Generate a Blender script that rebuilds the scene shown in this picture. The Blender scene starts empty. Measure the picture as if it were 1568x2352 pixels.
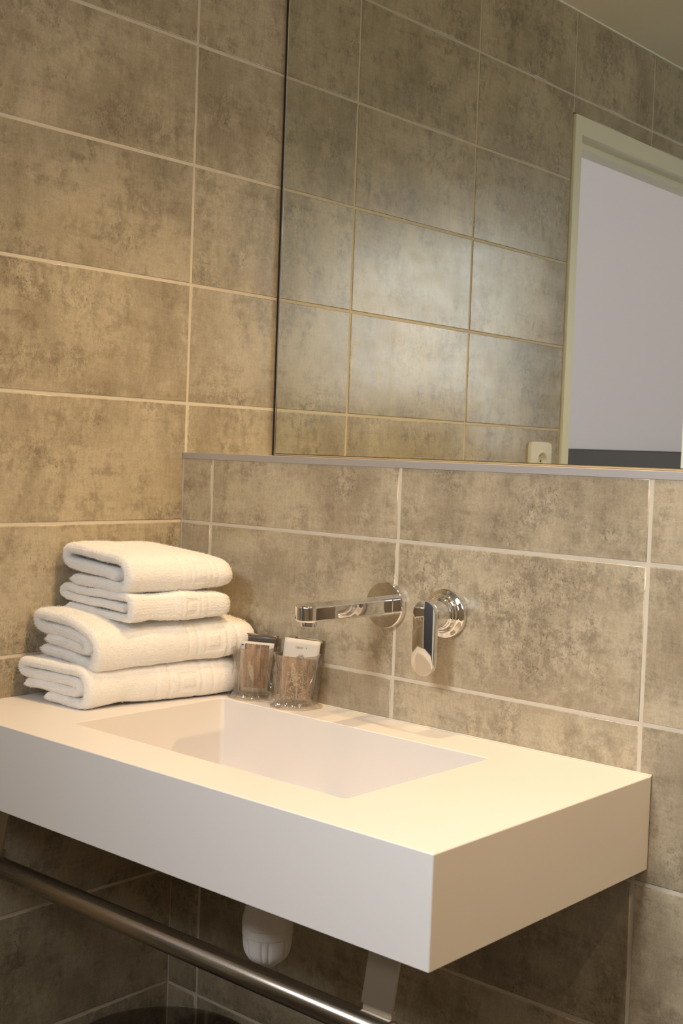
import bpy, bmesh, math, random
import numpy as np
from mathutils import Vector, Matrix

random.seed(7)
rng = np.random.default_rng(11)
scn = bpy.context.scene
COL = scn.collection

# ------------------------------------------------------------------ camera
CAM = Vector((1.6016, -1.4122, 1.2550))
YAW, PITCH, ROLL, FPX = 0.7199949, -0.0466681, 0.0362556, 2860.673
fwd = Vector((-math.sin(YAW) * math.cos(PITCH), math.cos(YAW) * math.cos(PITCH), math.sin(PITCH)))
rt = Vector((math.cos(YAW), math.sin(YAW), 0)); up = rt.cross(fwd)
c_, s_ = math.cos(ROLL), math.sin(ROLL)
rt2 = rt * c_ + up * s_; up2 = up * c_ - rt * s_
cd = bpy.data.cameras.new('camera'); cam = bpy.data.objects.new('camera', cd); COL.objects.link(cam)
M = Matrix.Identity(4)
for i in range(3):
    M[i][0] = rt2[i]; M[i][1] = up2[i]; M[i][2] = -fwd[i]; M[i][3] = CAM[i]
cam.matrix_world = M
cd.sensor_fit = 'VERTICAL'; cd.sensor_height = 36.0; cd.lens = FPX / 2352 * 36.0
cd.clip_start = 0.02
cd.dof.use_dof = True; cd.dof.focus_distance = 1.82; cd.dof.aperture_fstop = 18.0
scn.camera = cam

# ------------------------------------------------------------------ world, lights, exposure
w = bpy.data.worlds.new('world'); scn.world = w; w.use_nodes = True
w.node_tree.nodes['Background'].inputs[0].default_value = (0.80, 0.90, 1.0, 1)
w.node_tree.nodes['Background'].inputs[1].default_value = 0.5
vs = scn.view_settings
vs.view_transform = 'Standard'; vs.look = 'None'; vs.gamma = 1.0; vs.use_curve_mapping = False
vs.exposure = 0.0
scn.cycles.sample_clamp_indirect = 4.0
scn.cycles.max_bounces = 10
scn.cycles.diffuse_bounces = 5
scn.cycles.glossy_bounces = 6
scn.cycles.transparent_max_bounces = 16
scn.cycles.blur_glossy = 0.3

WARM = (1.0, 0.675, 0.34)
COOL = (0.965, 0.985, 1.0)
P_WARM = 48.0
P_WINDOW = 22.0
P_BED = 62.0
P_FILL = 7.8

def area_light(name, loc, rot, sx, sy, power, color):
    l = bpy.data.lights.new(name, 'AREA'); l.shape = 'RECTANGLE'; l.size = sx; l.size_y = sy
    l.energy = power; l.color = color
    o = bpy.data.objects.new(name, l); COL.objects.link(o); o.location = loc; o.rotation_euler = rot
    return o
# daylight entering through the window behind the photographer (faces +y)
area_light('window_daylight', (2.24, -2.99, 1.78), (math.radians(90), 0, 0), 1.22, 1.02, P_WINDOW, COOL)
# added cool fill panel, hung unseen above and behind the photographer
_d = Vector((1.25, 0.0, 0.80)) - Vector((0.85, -2.25, 2.19))
rl_ = area_light('cool_fill_panel', (0.85, -2.25, 2.19), _d.to_track_quat('-Z', 'Y').to_euler(), 0.55, 0.45, P_FILL, COOL)
rl_.data.spread = math.radians(72)
# unseen fill light, added to brighten the bedroom wall beyond the doorway
area_light('bedroom_fill', (-1.7, 1.3, 1.6), (math.radians(-90), 0, 0), 1.4, 1.3, P_BED, (1.0, 0.95, 0.95))

# ------------------------------------------------------------------ helpers
def setp(o, label=None, cat=None, group=None, kind=None):
    if label: o['label'] = label
    if cat: o['category'] = cat
    if group: o['group'] = group
    if kind: o['kind'] = kind
    return o

def obj(name, me, mat=None, parent=None, loc=None, rotz=None):
    o = bpy.data.objects.new(name, me); COL.objects.link(o)
    if mat is not None:
        if len(me.materials) == 0: me.materials.append(mat)
    if parent is not None: o.parent = parent
    if loc is not None: o.location = loc
    if rotz is not None: o.rotation_euler = (0, 0, rotz)
    return o

def from_bm(name, bm, mat=None, parent=None, smooth=False, **k):
    bmesh.ops.recalc_face_normals(bm, faces=bm.faces)
    me = bpy.data.meshes.new(name); bm.to_mesh(me); bm.free()
    if smooth:
        me.polygons.foreach_set('use_smooth', [True] * len(me.polygons))
    return obj(name, me, mat, parent, **k)

def add_box(bm, lo, hi):
    x0, y0, z0 = lo; x1, y1, z1 = hi
    v = [bm.verts.new(p) for p in ((x0,y0,z0),(x1,y0,z0),(x1,y1,z0),(x0,y1,z0),(x0,y0,z1),(x1,y0,z1),(x1,y1,z1),(x0,y1,z1))]
    for f in ((0,3,2,1),(4,5,6,7),(0,1,5,4),(1,2,6,5),(2,3,7,6),(3,0,4,7)):
        bm.faces.new([v[i] for i in f])
    return v

def bevel(bm, wd, seg=2, ang=35):
    es = [e for e in bm.edges if len(e.link_faces) == 2 and e.calc_face_angle(0) > math.radians(ang)]
    bmesh.ops.bevel(bm, geom=es, offset=wd, segments=seg, profile=0.5, affect='EDGES')

def box(name, lo, hi, mat, parent=None, bev=0, seg=2):
    bm = bmesh.new(); add_box(bm, lo, hi)
    if bev: bmesh.ops.recalc_face_normals(bm, faces=bm.faces); bevel(bm, bev, seg)
    return from_bm(name, bm, mat, parent)

def lathe(name, prof, mat, parent=None, axis='Z', centre=(0,0,0), n=64, mod=None, loc=None):
    """prof: list of (radius, height along axis)."""
    bm = bmesh.new(); rings = []
    for r, h in prof:
        ring = []
        for k in range(n):
            a = 2 * math.pi * k / n
            rr = r if mod is None else mod(r, h, a)
            if axis == 'Z': p = (rr * math.cos(a), rr * math.sin(a), h)
            else: p = (rr * math.cos(a), h, rr * math.sin(a))
            ring.append(bm.verts.new([p[i] + centre[i] for i in range(3)]))
        rings.append(ring)
    for a, b in zip(rings, rings[1:]):
        for k in range(n):
            bm.faces.new((a[k], a[(k+1) % n], b[(k+1) % n], b[k]))
    for ring in (rings[0], rings[-1]):
        try: bm.faces.new(ring)
        except ValueError: pass
    o = from_bm(name, bm, mat, parent, smooth=True, loc=loc)
    try: o.data.set_sharp_from_angle(angle=math.radians(38))
    except Exception: pass
    return o

def prism(name, pts, y0, y1, mat, parent=None, plane='XZ', bev=0, seg=3, loc=None, sharp=40):
    """extrude a closed outline; plane XZ is extruded along y, XY along z."""
    bm = bmesh.new()
    A, B = [], []
    for a, b in pts:
        A.append(bm.verts.new((a, y0, b) if plane == 'XZ' else (a, b, y0)))
        B.append(bm.verts.new((a, y1, b) if plane == 'XZ' else (a, b, y1)))
    bm.faces.new(A); bm.faces.new(B[::-1])
    n = len(pts)
    for i in range(n): bm.faces.new((A[i], B[i], B[(i+1) % n], A[(i+1) % n]))
    bmesh.ops.recalc_face_normals(bm, faces=bm.faces)
    if bev: bevel(bm, bev, seg, 50)
    o = from_bm(name, bm, mat, parent, smooth=True, loc=loc)
    if bev and sharp == 40:
        wm = o.modifiers.new('wn', 'WEIGHTED_NORMAL'); wm.weight = 100; wm.keep_sharp = True
    try: o.data.set_sharp_from_angle(angle=math.radians(sharp))
    except Exception: pass
    return o

def tube(name, pts, r, mat, parent=None, n=12, smooth=True):
    bm = bmesh.new(); rings = []
    P = [Vector(p) for p in pts]
    for i, p in enumerate(P):
        t = (P[min(i+1, len(P)-1)] - P[max(i-1, 0)]).normalized()
        a = t.orthogonal().normalized() if i == 0 else (rings_u - t * rings_u.dot(t)).normalized()
        rings_u = a; b = t.cross(a)
        rr = r[i] if isinstance(r, (list, tuple)) else r
        rings.append([bm.verts.new(p + a * rr * math.cos(2*math.pi*k/n) + b * rr * math.sin(2*math.pi*k/n)) for k in range(n)])
    for a, b in zip(rings, rings[1:]):
        for k in range(n): bm.faces.new((a[k], a[(k+1) % n], b[(k+1) % n], b[k]))
    bm.faces.new(rings[0]); bm.faces.new(rings[-1])
    o = from_bm(name, bm, mat, parent, smooth=smooth)
    try: o.data.set_sharp_from_angle(angle=math.radians(50))
    except Exception: pass
    return o

# ------------------------------------------------------------------ materials
def new_mat(name):
    m = bpy.data.materials.new(name); m.use_nodes = True
    nt = m.node_tree; b = nt.nodes['Principled BSDF']
    return m, nt, b
def N(nt, typ, **k):
    n = nt.nodes.new(typ)
    for a, v in k.items(): setattr(n, a, v)
    return n
def simple(name, col, rough=0.5, metal=0.0, bump=0, bscale=200, spec=None, coat=0):
    m, nt, b = new_mat(name)
    b.inputs['Base Color'].default_value = (*col, 1); b.inputs['Roughness'].default_value = rough
    b.inputs['Metallic'].default_value = metal
    if spec is not None: b.inputs['Specular IOR Level'].default_value = spec
    if coat: b.inputs['Coat Weight'].default_value = coat
    nz = N(nt, 'ShaderNodeTexNoise'); nz.inputs['Scale'].default_value = bscale; nz.inputs['Detail'].default_value = 3
    tc = N(nt, 'ShaderNodeTexCoord'); nt.links.new(tc.outputs['Object'], nz.inputs['Vector'])
    if bump:
        bp = N(nt, 'ShaderNodeBump'); bp.inputs['Strength'].default_value = bump; bp.inputs['Distance'].default_value = 0.001
        nt.links.new(nz.outputs['Fac'], bp.inputs['Height']); nt.links.new(bp.outputs['Normal'], b.inputs['Normal'])
    else:  # a slight roughness variation keeps every surface procedural
        mr = N(nt, 'ShaderNodeMapRange'); mr.inputs['To Min'].default_value = max(rough - 0.02, 0); mr.inputs['To Max'].default_value = rough + 0.02
        nt.links.new(nz.outputs['Fac'], mr.inputs['Value']); nt.links.new(mr.outputs['Result'], b.inputs['Roughness'])
    return m

def tile_mat():
    m, nt, b = new_mat('concrete_look_tile'); L = nt.links.new
    geo = N(nt, 'ShaderNodeNewGeometry'); oi = N(nt, 'ShaderNodeObjectInfo')
    off = N(nt, 'ShaderNodeVectorMath', operation='MULTIPLY_ADD')
    cmb = N(nt, 'ShaderNodeCombineXYZ')
    for i in range(3): L(oi.outputs['Random'], cmb.inputs[i])
    L(cmb.outputs[0], off.inputs[0]); off.inputs[1].default_value = (17.0, 31.0, 23.0); L(geo.outputs['Position'], off.inputs[2])
    def noise(scale, detail=4, rough=0.6, vec=None, stretch=None, dist=0.0):
        n = N(nt, 'ShaderNodeTexNoise'); n.inputs['Scale'].default_value = scale; n.inputs['Detail'].default_value = detail
        n.inputs['Roughness'].default_value = rough; n.inputs['Distortion'].default_value = dist
        src = off.outputs[0]
        if stretch:
            mp = N(nt, 'ShaderNodeMapping'); mp.inputs['Scale'].default_value = stretch; L(src, mp.inputs['Vector']); src = mp.outputs[0]
        L(src, n.inputs['Vector']); return n.outputs['Fac']
    def ramp(v, p0, p1, c0=0.0, c1=1.0):
        r = N(nt, 'ShaderNodeMapRange'); r.interpolation_type = 'SMOOTHSTEP'
        r.inputs['From Min'].default_value = p0; r.inputs['From Max'].default_value = p1
        r.inputs['To Min'].default_value = c0; r.inputs['To Max'].default_value = c1
        L(v, r.inputs['Value']); return r.outputs['Result']
    def mul(a, b_, op='MULTIPLY'):
        n = N(nt, 'ShaderNodeMath', operation=op)
        for i, x in enumerate((a, b_)):
            if isinstance(x, (int, float)): n.inputs[i].default_value = x
            else: L(x, n.inputs[i])
        return n.outputs[0]
    def mix(f, a, c):
        n = N(nt, 'ShaderNodeMix', data_type='RGBA'); L(f, n.inputs[0])
        for x, s in ((a, 6), (c, 7)):
            if isinstance(x, tuple): n.inputs[s].default_value = (*x, 1)
            else: L(x, n.inputs[s])
        return n.outputs[2]
    cloud = noise(5.0, 5, 0.62)
    cloud2 = noise(19.0, 5, 0.7)
    vert = noise(20.0, 4, 0.65, stretch=(1.0, 1.0, 0.22))
    horz = noise(20.0, 4, 0.65, stretch=(0.2, 0.2, 1.6))
    weave_v = noise(190.0, 3, 0.6, stretch=(1, 1, 0.20)); weave_h = noise(190.0, 3, 0.6, stretch=(0.20, 0.20, 1))
    base = mix(ramp(cloud, 0.34, 0.66), (0.332, 0.274, 0.190), (0.491, 0.422, 0.306))
    mott = mul(ramp(cloud2, 0.36, 0.64), ramp(vert, 0.36, 0.62))
    base = mix(mul(mott, 0.46), base, (0.578, 0.502, 0.365))
    hv = mul(mul(horz, 0.42), mul(noise(26.0, 5, 0.7, stretch=(1.0, 1.0, 0.5)), 0.58), 'ADD')
    dark = mul(ramp(hv, 0.53, 0.40), ramp(noise(55.0, 5, 0.75), 0.62, 0.40))
    base = mix(mul(dark, 0.62), base, (0.218, 0.174, 0.120))
    # fine dark pits gathered in clusters
    cl = ramp(noise(9.5, 3, 0.62), 0.50, 0.66)
    pit = ramp(noise(300.0, 4, 0.75, stretch=(1, 1, 0.6), dist=0.4), 0.55, 0.63)
    pitl = ramp(noise(300.0, 2, 0.6, dist=0.6), 0.62, 0.70)
    pits = mul(mul(pit, cl), mul(pitl, 0.35), 'MAXIMUM')
    base = mix(mul(pits, 0.72), base, (0.127, 0.099, 0.067))
    stain = mul(ramp(noise(9.5, 3, 0.62), 0.46, 0.64), ramp(noise(60.0, 5, 0.78), 0.45, 0.60))
    base = mix(mul(stain, 0.50), base, (0.172, 0.140, 0.099))
    wv = mul(weave_v, weave_h, 'ADD')
    hsv = N(nt, 'ShaderNodeHueSaturation'); L(base, hsv.inputs['Color'])
    rv = ramp(oi.outputs['Random'], 0.0, 1.0, 0.93, 1.07)
    L(mul(ramp(mul(wv, mul(noise(420.0, 2, 0.6), 1.6), 'ADD'), 1.45, 2.15, 0.915, 1.085), rv), hsv.inputs['Value'])
    L(hsv.outputs[0], b.inputs['Base Color'])
    L(ramp(mul(mul(cloud2, 0.5), mul(horz, 0.5), 'ADD'), 0.35, 0.65, 0.17, 0.26), b.inputs['Roughness'])
    b.inputs['Specular IOR Level'].default_value = 0.85
    bp = N(nt, 'ShaderNodeBump'); bp.inputs['Strength'].default_value = 0.12; bp.inputs['Distance'].default_value = 0.0006
    L(mul(mul(wv, 0.4), mul(cloud2, 0.8), 'ADD'), bp.inputs['Height']); L(bp.outputs['Normal'], b.inputs['Normal'])
    return m

def grout_mat():
    m, nt, b = new_mat('sandy_grout'); L = nt.links.new
    geo = N(nt, 'ShaderNodeNewGeometry'); nz = N(nt, 'ShaderNodeTexNoise'); nz.inputs['Scale'].default_value = 60; nz.inputs['Detail'].default_value = 5
    L(geo.outputs['Position'], nz.inputs['Vector'])
    mx = N(nt, 'ShaderNodeMix', data_type='RGBA'); L(nz.outputs['Fac'], mx.inputs[0])
    mx.inputs[6].default_value = (0.60, 0.53, 0.42, 1); mx.inputs[7].default_value = (0.74, 0.67, 0.55, 1)
    L(mx.outputs[2], b.inputs['Base Color']); b.inputs['Roughness'].default_value = 0.75
    n2 = N(nt, 'ShaderNodeTexNoise'); n2.inputs['Scale'].default_value = 900; L(geo.outputs['Position'], n2.inputs['Vector'])
    bp = N(nt, 'ShaderNodeBump'); bp.inputs['Strength'].default_value = 0.4; bp.inputs['Distance'].default_value = 0.0005
    L(n2.outputs['Fac'], bp.inputs['Height']); L(bp.outputs['Normal'], b.inputs['Normal'])
    return m

def towel_mat():
    m, nt, b = new_mat('white_terry_cotton'); L = nt.links.new
    tc = N(nt, 'ShaderNodeNewGeometry')
    mp = N(nt, 'ShaderNodeMapping'); mp.inputs['Scale'].default_value = (1.0, 0.35, 1.0); L(tc.outputs['Position'], mp.inputs['Vector'])
    n1 = N(nt, 'ShaderNodeTexNoise'); n1.inputs['Scale'].default_value = 650; n1.inputs['Detail'].default_value = 2; L(mp.outputs[0], n1.inputs['Vector'])
    n2 = N(nt, 'ShaderNodeTexNoise'); n2.inputs['Scale'].default_value = 40; L(tc.outputs['Position'], n2.inputs['Vector'])
    mx = N(nt, 'ShaderNodeMix', data_type='RGBA'); L(n2.outputs['Fac'], mx.inputs[0])
    mx.inputs[6].default_value = (0.88, 0.87, 0.86, 1); mx.inputs[7].default_value = (0.92, 0.915, 0.91, 1)
    L(mx.outputs[2], b.inputs['Base Color']); b.inputs['Roughness'].default_value = 0.95
    b.inputs['Specular IOR Level'].default_value = 0.15
    b.inputs['Sheen Weight'].default_value = 0.3
    bp = N(nt, 'ShaderNodeBump'); bp.inputs['Strength'].default_value = 0.45; bp.inputs['Distance'].default_value = 0.0012
    L(n1.outputs['Fac'], bp.inputs['Height']); L(bp.outputs['Normal'], b.inputs['Normal'])
    return m

def clear_mat(name, tint, alpha_face, alpha_edge, rough=0.05, bump=0.0, bscale=60, body=(0.9, 0.88, 0.85), milk=0.03):
    """thin clear plastic: see-through, with a glossy skin stronger at grazing angles."""
    m, nt, b = new_mat(name); L = nt.links.new
    out = nt.nodes['Material Output']
    tr = N(nt, 'ShaderNodeBsdfTransparent'); tr.inputs[0].default_value = (*tint, 1)
    gl = N(nt, 'ShaderNodeBsdfGlossy'); gl.inputs['Roughness'].default_value = rough
    df = N(nt, 'ShaderNodeBsdfDiffuse'); df.inputs[0].default_value = (*body, 1)
    lw = N(nt, 'ShaderNodeLayerWeight'); lw.inputs['Blend'].default_value = 0.35
    mr = N(nt, 'ShaderNodeMapRange'); mr.inputs['To Min'].default_value = alpha_face; mr.inputs['To Max'].default_value = alpha_edge
    L(lw.outputs['Facing'], mr.inputs['Value'])
    m1 = N(nt, 'ShaderNodeMixShader'); m1.inputs[0].default_value = milk; L(tr.outputs[0], m1.inputs[1]); L(df.outputs[0], m1.inputs[2])
    m2 = N(nt, 'ShaderNodeMixShader'); L(mr.outputs[0], m2.inputs[0]); L(m1.outputs[0], m2.inputs[1]); L(gl.outputs[0], m2.inputs[2])
    L(m2.outputs[0], out.inputs['Surface'])
    if bump:
        g = N(nt, 'ShaderNodeNewGeometry'); n = N(nt, 'ShaderNodeTexNoise'); n.inputs['Scale'].default_value = bscale; n.inputs['Detail'].default_value = 2
        L(g.outputs['Position'], n.inputs['Vector'])
        bp = N(nt, 'ShaderNodeBump'); bp.inputs['Strength'].default_value = bump; bp.inputs['Distance'].default_value = 0.003
        L(n.outputs['Fac'], bp.inputs['Height'])
        for s in (gl, lw): L(bp.outputs['Normal'], s.inputs['Normal'])
    return m

def brushed_mat(name, col, rough):
    m, nt, b = new_mat(name); L = nt.links.new
    g = N(nt, 'ShaderNodeNewGeometry'); mp = N(nt, 'ShaderNodeMapping'); mp.inputs['Scale'].default_value = (2, 300, 300)
    L(g.outputs['Position'], mp.inputs['Vector'])
    n = N(nt, 'ShaderNodeTexNoise'); n.inputs['Scale'].default_value = 3; L(mp.outputs[0], n.inputs['Vector'])
    mr = N(nt, 'ShaderNodeMapRange'); mr.inputs['To Min'].default_value = rough - 0.08; mr.inputs['To Max'].default_value = rough + 0.08
    L(n.outputs['Fac'], mr.inputs['Value']); L(mr.outputs[0], b.inputs['Roughness'])
    b.inputs['Base Color'].default_value = (*col, 1); b.inputs['Metallic'].default_value = 1
    b.inputs['Anisotropic'].default_value = 0.5
    return m

TILE = tile_mat(); GROUT = grout_mat(); TOWEL = towel_mat()
BASIN = simple('white_solid_surface', (0.80, 0.765, 0.745), 0.38, bump=0.02, bscale=900)
CHROME = simple('chrome', (0.80, 0.80, 0.81), 0.045, 1.0)
STEEL = brushed_mat('brushed_steel', (0.40, 0.36, 0.31), 0.27)
BRACKET = simple('satin_steel', (0.40, 0.35, 0.29), 0.38, 1.0)
TRIMM = simple('dull_aluminium_trim', (0.50, 0.49, 0.50), 0.45, 0.6)
MIRROR = simple('mirror_silver', (0.70, 0.735, 0.70), 0.0, 1.0)
m_, nt_, b_ = new_mat('mirror_glass'); b_.inputs['Base Color'].default_value = (0.73, 0.765, 0.715, 1); b_.inputs['Metallic'].default_value = 1; b_.inputs['Roughness'].default_value = 0.0
MIRROR = m_
DARKEDGE = simple('dark_mirror_edge', (0.05, 0.06, 0.06), 0.2, 0.3)
PLASTER = simple('ceiling_plaster', (0.88, 0.85, 0.74), 0.9, bump=0.1, bscale=120)
PAINT = simple('cream_painted_frame', (0.90, 0.89, 0.74), 0.30, bump=0.03, bscale=150)
LILAC = simple('pale_painted_bedroom_wall', (0.66, 0.62, 0.65), 0.9, bump=0.08, bscale=150)
DARKPANEL = simple('dark_brown_panel', (0.045, 0.038, 0.036), 0.5, bump=0.1, bscale=60)
CAULK = simple('white_sealant', (0.66, 0.63, 0.58), 0.55)
BROWNCAULK = simple('aged_sealant', (0.36, 0.29, 0.20), 0.6)
PLASTIC = simple('white_plastic', (0.80, 0.78, 0.76), 0.28)
SOCKETW = simple('socket_white', (0.84, 0.82, 0.75), 0.3)
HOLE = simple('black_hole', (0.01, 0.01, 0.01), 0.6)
CUPM = clear_mat('clear_tumbler', (0.90, 0.86, 0.81), 0.04, 0.45, 0.04, 0.15, 45)
FILM = clear_mat('clear_film', (0.93, 0.91, 0.88), 0.07, 0.50, 0.09, 1.0, 110)
SACHD = simple('dark_sachet_print', (0.085, 0.070, 0.062), 0.3)
SACHW = simple('white_sachet_paper', (0.62, 0.61, 0.58), 0.45)
SACHB, nt_, b_ = new_mat('brown_sachet_print')
_tc = N(nt_, 'ShaderNodeTexCoord'); _mp = N(nt_, 'ShaderNodeMapping'); _mp.inputs['Scale'].default_value = (120, 1, 22)
_nz = N(nt_, 'ShaderNodeTexNoise'); _nz.inputs['Scale'].default_value = 1.0; _nz.inputs['Detail'].default_value = 4
_cr = N(nt_, 'ShaderNodeValToRGB'); _cr.color_ramp.elements[0].position = 0.38; _cr.color_ramp.elements[1].position = 0.60
_cr.color_ramp.elements[0].color = (0.20, 0.145, 0.10, 1); _cr.color_ramp.elements[1].color = (0.50, 0.34, 0.21, 1)
nt_.links.new(_tc.outputs['Object'], _mp.inputs['Vector']); nt_.links.new(_mp.outputs[0], _nz.inputs['Vector'])
nt_.links.new(_nz.outputs['Fac'], _cr.inputs[0]); nt_.links.new(_cr.outputs[0], b_.inputs['Base Color']); b_.inputs['Roughness'].default_value = 0.45
INK = simple('grey_ink', (0.10, 0.10, 0.11), 0.6)
INKL = simple('light_grey_ink', (0.30, 0.30, 0.31), 0.6)
FROST = simple('frosted_print', (0.66, 0.55, 0.42), 0.4)
CREASE = clear_mat('film_fold', (0.9, 0.9, 0.88), 0.45, 0.95, 0.08)
BINM = clear_mat('smoky_plastic', (0.66, 0.64, 0.62), 0.03, 0.35, 0.08, 0.3, 20, body=(0.02, 0.02, 0.02))
FLOORM = simple('dark_floor_tile', (0.06, 0.053, 0.047), 0.5)
GREIGE = simple('greige_wall_paint', (0.36, 0.31, 0.25), 0.7, bump=0.1, bscale=60)

# ------------------------------------------------------------------ setting
G = 0.0055           # grout width
GY = 0.0012          # grout recess
ZJ = [0.1313 + 0.2 * k for k in range(11)]
CEIL = 2.3297
LEDGE = 1.2479
NICHE = 0.2450       # niche back wall plane
DY0, DY1, DZ = -0.7795, -1.6350, 2.0880   # door frame outer edges on the left wall
XR, YB = 3.00, -3.0

_tiles = {}
def tile_mesh(wd, ht):
    key = (round(wd, 4), round(ht, 4))
    if key not in _tiles:
        bm = bmesh.new(); c = 0.0007; t = 0.008; hw, hh = wd / 2, ht / 2
        def ring(x, z, y): return [bm.verts.new(p) for p in ((-x, y, -z), (x, y, -z), (x, y, z), (-x, y, z))]
        a = ring(hw - c * 1.6, hh - c * 1.6, 0.0); b1 = ring(hw - c * .5, hh - c * .5, c * 0.5); b2 = ring(hw, hh, c * 1.6); d = ring(hw, hh, t)
        bm.faces.new(a)
        for p, q in ((a, b1), (b1, b2), (b2, d)):
            for i in range(4): bm.faces.new((p[i], q[i], q[(i+1) % 4], p[(i+1) % 4]))
        bmesh.ops.recalc_face_normals(bm, faces=bm.faces)
        if bm.faces[0].normal.y > 0: bmesh.ops.reverse_faces(bm, faces=bm.faces)
        me = bpy.data.meshes.new('tile'); bm.to_mesh(me); bm.free(); me.materials.append(TILE)
        for p in me.polygons: p.use_smooth = len(p.vertices) == 4 and p.index != 0
        _tiles[key] = me
    return _tiles[key]

def tile(parent, face, a0, a1, z0, z1):
    """face 'y': in the plane y=0 facing -y, a along x; 'x': in the plane x=0 facing +x, a along y. a0<a1 are joint centres."""
    wd, ht = a1 - a0 - G, z1 - z0 - G
    if wd < 0.004 or ht < 0.004: return
    o = bpy.data.objects.new('tile', tile_mesh(wd, ht)); COL.objects.link(o); o.parent = parent
    j = random.uniform(-0.0002, 0.0002)
    if face == 'y': o.location = ((a0 + a1) / 2, j, (z0 + z1) / 2)
    else:
        o.location = (j, (a0 + a1) / 2, (z0 + z1) / 2); o.rotation_euler = (0, 0, math.pi / 2)

# left wall with the doorway
bm = bmesh.new()
add_box(bm, (-0.078, DY0 + 0.004, 0), (-GY, NICHE, CEIL))
add_box(bm, (-0.078, YB, 0), (-GY, DY1 - 0.004, CEIL))
add_box(bm, (-0.078, DY1 - 0.004, DZ + 0.004), (-GY, DY0 + 0.004, CEIL))
wl = setp(from_bm('wall_left', bm, GROUT), kind='structure')
yj = [0.0072 - 0.3928 * k for k in range(9)]
rows = [0.0 - G/2] + ZJ + [CEIL - 0.002]
for z0, z1 in zip(rows, rows[1:]):
    tile(wl, 'x', yj[0], NICHE, z0, z1)
    for k in range(2): tile(wl, 'x', yj[k+1], yj[k], z0, z1)
    tile(wl, 'x', yj[6], yj[5], z0, z1)
    if z1 <= DZ:
        tile(wl, 'x', yj[5], DY1, z0, z1)
    else:
        zz = max(z0, DZ + 0.001)     # the row above the door head is cut
        tile(wl, 'x', yj[3], yj[2], zz, z1); tile(wl, 'x', yj[4], yj[3], zz, z1)
        if z0 < DZ: tile(wl, 'x', DY1, yj[4], zz, z1); tile(wl, 'x', yj[5], DY1, z0, z1)
        else: tile(wl, 'x', yj[5], yj[4], z0, z1)

# half-height tiled wall behind the basin, and the niche wall above it
bm = bmesh.new(); add_box(bm, (0.0, GY, 0), (XR, NICHE + 0.12, LEDGE - 0.001))
wb = setp(from_bm('wall_back', bm, GROUT), kind='structure')
xj = [0.0] + [0.0749 + 0.3985 * k for k in range(5)]
rows = [0.0 - G/2] + ZJ[:6] + [1.2378 + G/2]
for z0, z1 in zip(rows, rows[1:]):
    for x0, x1 in zip(xj, xj[1:]): tile(wb, 'y', x0 if x0 > 0 else 0.0 - G/2 + 0.0035, x1, z0, z1)
nb = setp(box('wall_niche', (-0.0, NICHE, LEDGE - 0.001), (XR, NICHE + 0.12, CEIL), GREIGE), kind='structure')
lt = setp(box('trim_1', (0.0008, -0.0006, 1.2375), (XR, 0.009, LEDGE), TRIMM, bev=0.0006), kind='structure')
lb = setp(box('trim_2', (0.0008, 0.0095, LEDGE - 0.004), (XR, NICHE, LEDGE - 0.0006), CAULK), kind='structure')
setp(box('ceiling', (-0.14, YB, CEIL), (XR, NICHE + 0.12, CEIL + 0.1), PLASTER), kind='structure')
tube('trim_3', [(0.0015, YB, CEIL - 0.001), (0.0015, NICHE, CEIL - 0.001)], 0.0028, PAINT, n=8)['kind'] = 'structure'
setp(box('floor', (-0.0, YB, -0.1), (XR, NICHE + 0.12, 0.0), FLOORM), kind='structure')
setp(box('wall_right', (XR, YB, 0), (XR + 0.1, NICHE + 0.12, CEIL), GREIGE), kind='structure')
bm = bmesh.new()   # wall behind the photographer with its window opening
wx0, wx1, wz0, wz1 = 1.60, 2.88, 1.22, 2.31
add_box(bm, (-0.14, YB - 0.12, 0), (wx0, YB, CEIL)); add_box(bm, (wx1, YB - 0.12, 0), (XR, YB, CEIL))
add_box(bm, (wx0, YB - 0.12, 0), (wx1, YB, wz0)); add_box(bm, (wx0, YB - 0.12, wz1), (wx1, YB, CEIL))
setp(from_bm('wall_front', bm, GREIGE), kind='structure')
bm = bmesh.new()
for lo, hi in (((wx0, wz0), (wx0+.045, wz1)), ((wx1-.045, wz0), (wx1, wz1)), ((wx0+.045, wz0), (wx1-.045, wz0+.045)), ((wx0+.045, wz1-.045), (wx1-.045, wz1))):
    add_box(bm, (lo[0], YB - .08, lo[1]), (hi[0], YB - .03, hi[1]))
wf = setp(from_bm('window_1', bm, PAINT), kind='structure')

setp(box('unseen_shade_screen', (0.9, -1.68, 0), (XR, -1.60, 1.45), GREIGE), kind='structure')  # unseen screen, added to keep low window light from under the basin
# door frame in the left wall (seen in the mirror)
bm = bmesh.new()
add_box(bm, (-0.035, DY0 - 0.031, 0), (0.006, DY0, DZ))
add_box(bm, (-0.035, DY1, 0), (0.006, DY1 + 0.031, DZ))
add_box(bm, (-0.035, DY1 + 0.031, 2.044), (0.006, DY0 - 0.031, DZ))
d1 = setp(from_bm('door_1', bm, PAINT), kind='structure')
bm = bmesh.new()   # the stop behind the rebate
add_box(bm, (-0.080, DY0 - 0.024, 0), (-0.035, DY0, DZ)); add_box(bm, (-0.080, DY1, 0), (-0.035, DY1 + 0.045, DZ))
add_box(bm, (-0.080, DY1 + 0.045, 2.030), (-0.035, DY0 - 0.024, DZ))
from_bm('door_stop', bm, PAINT, d1)

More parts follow.
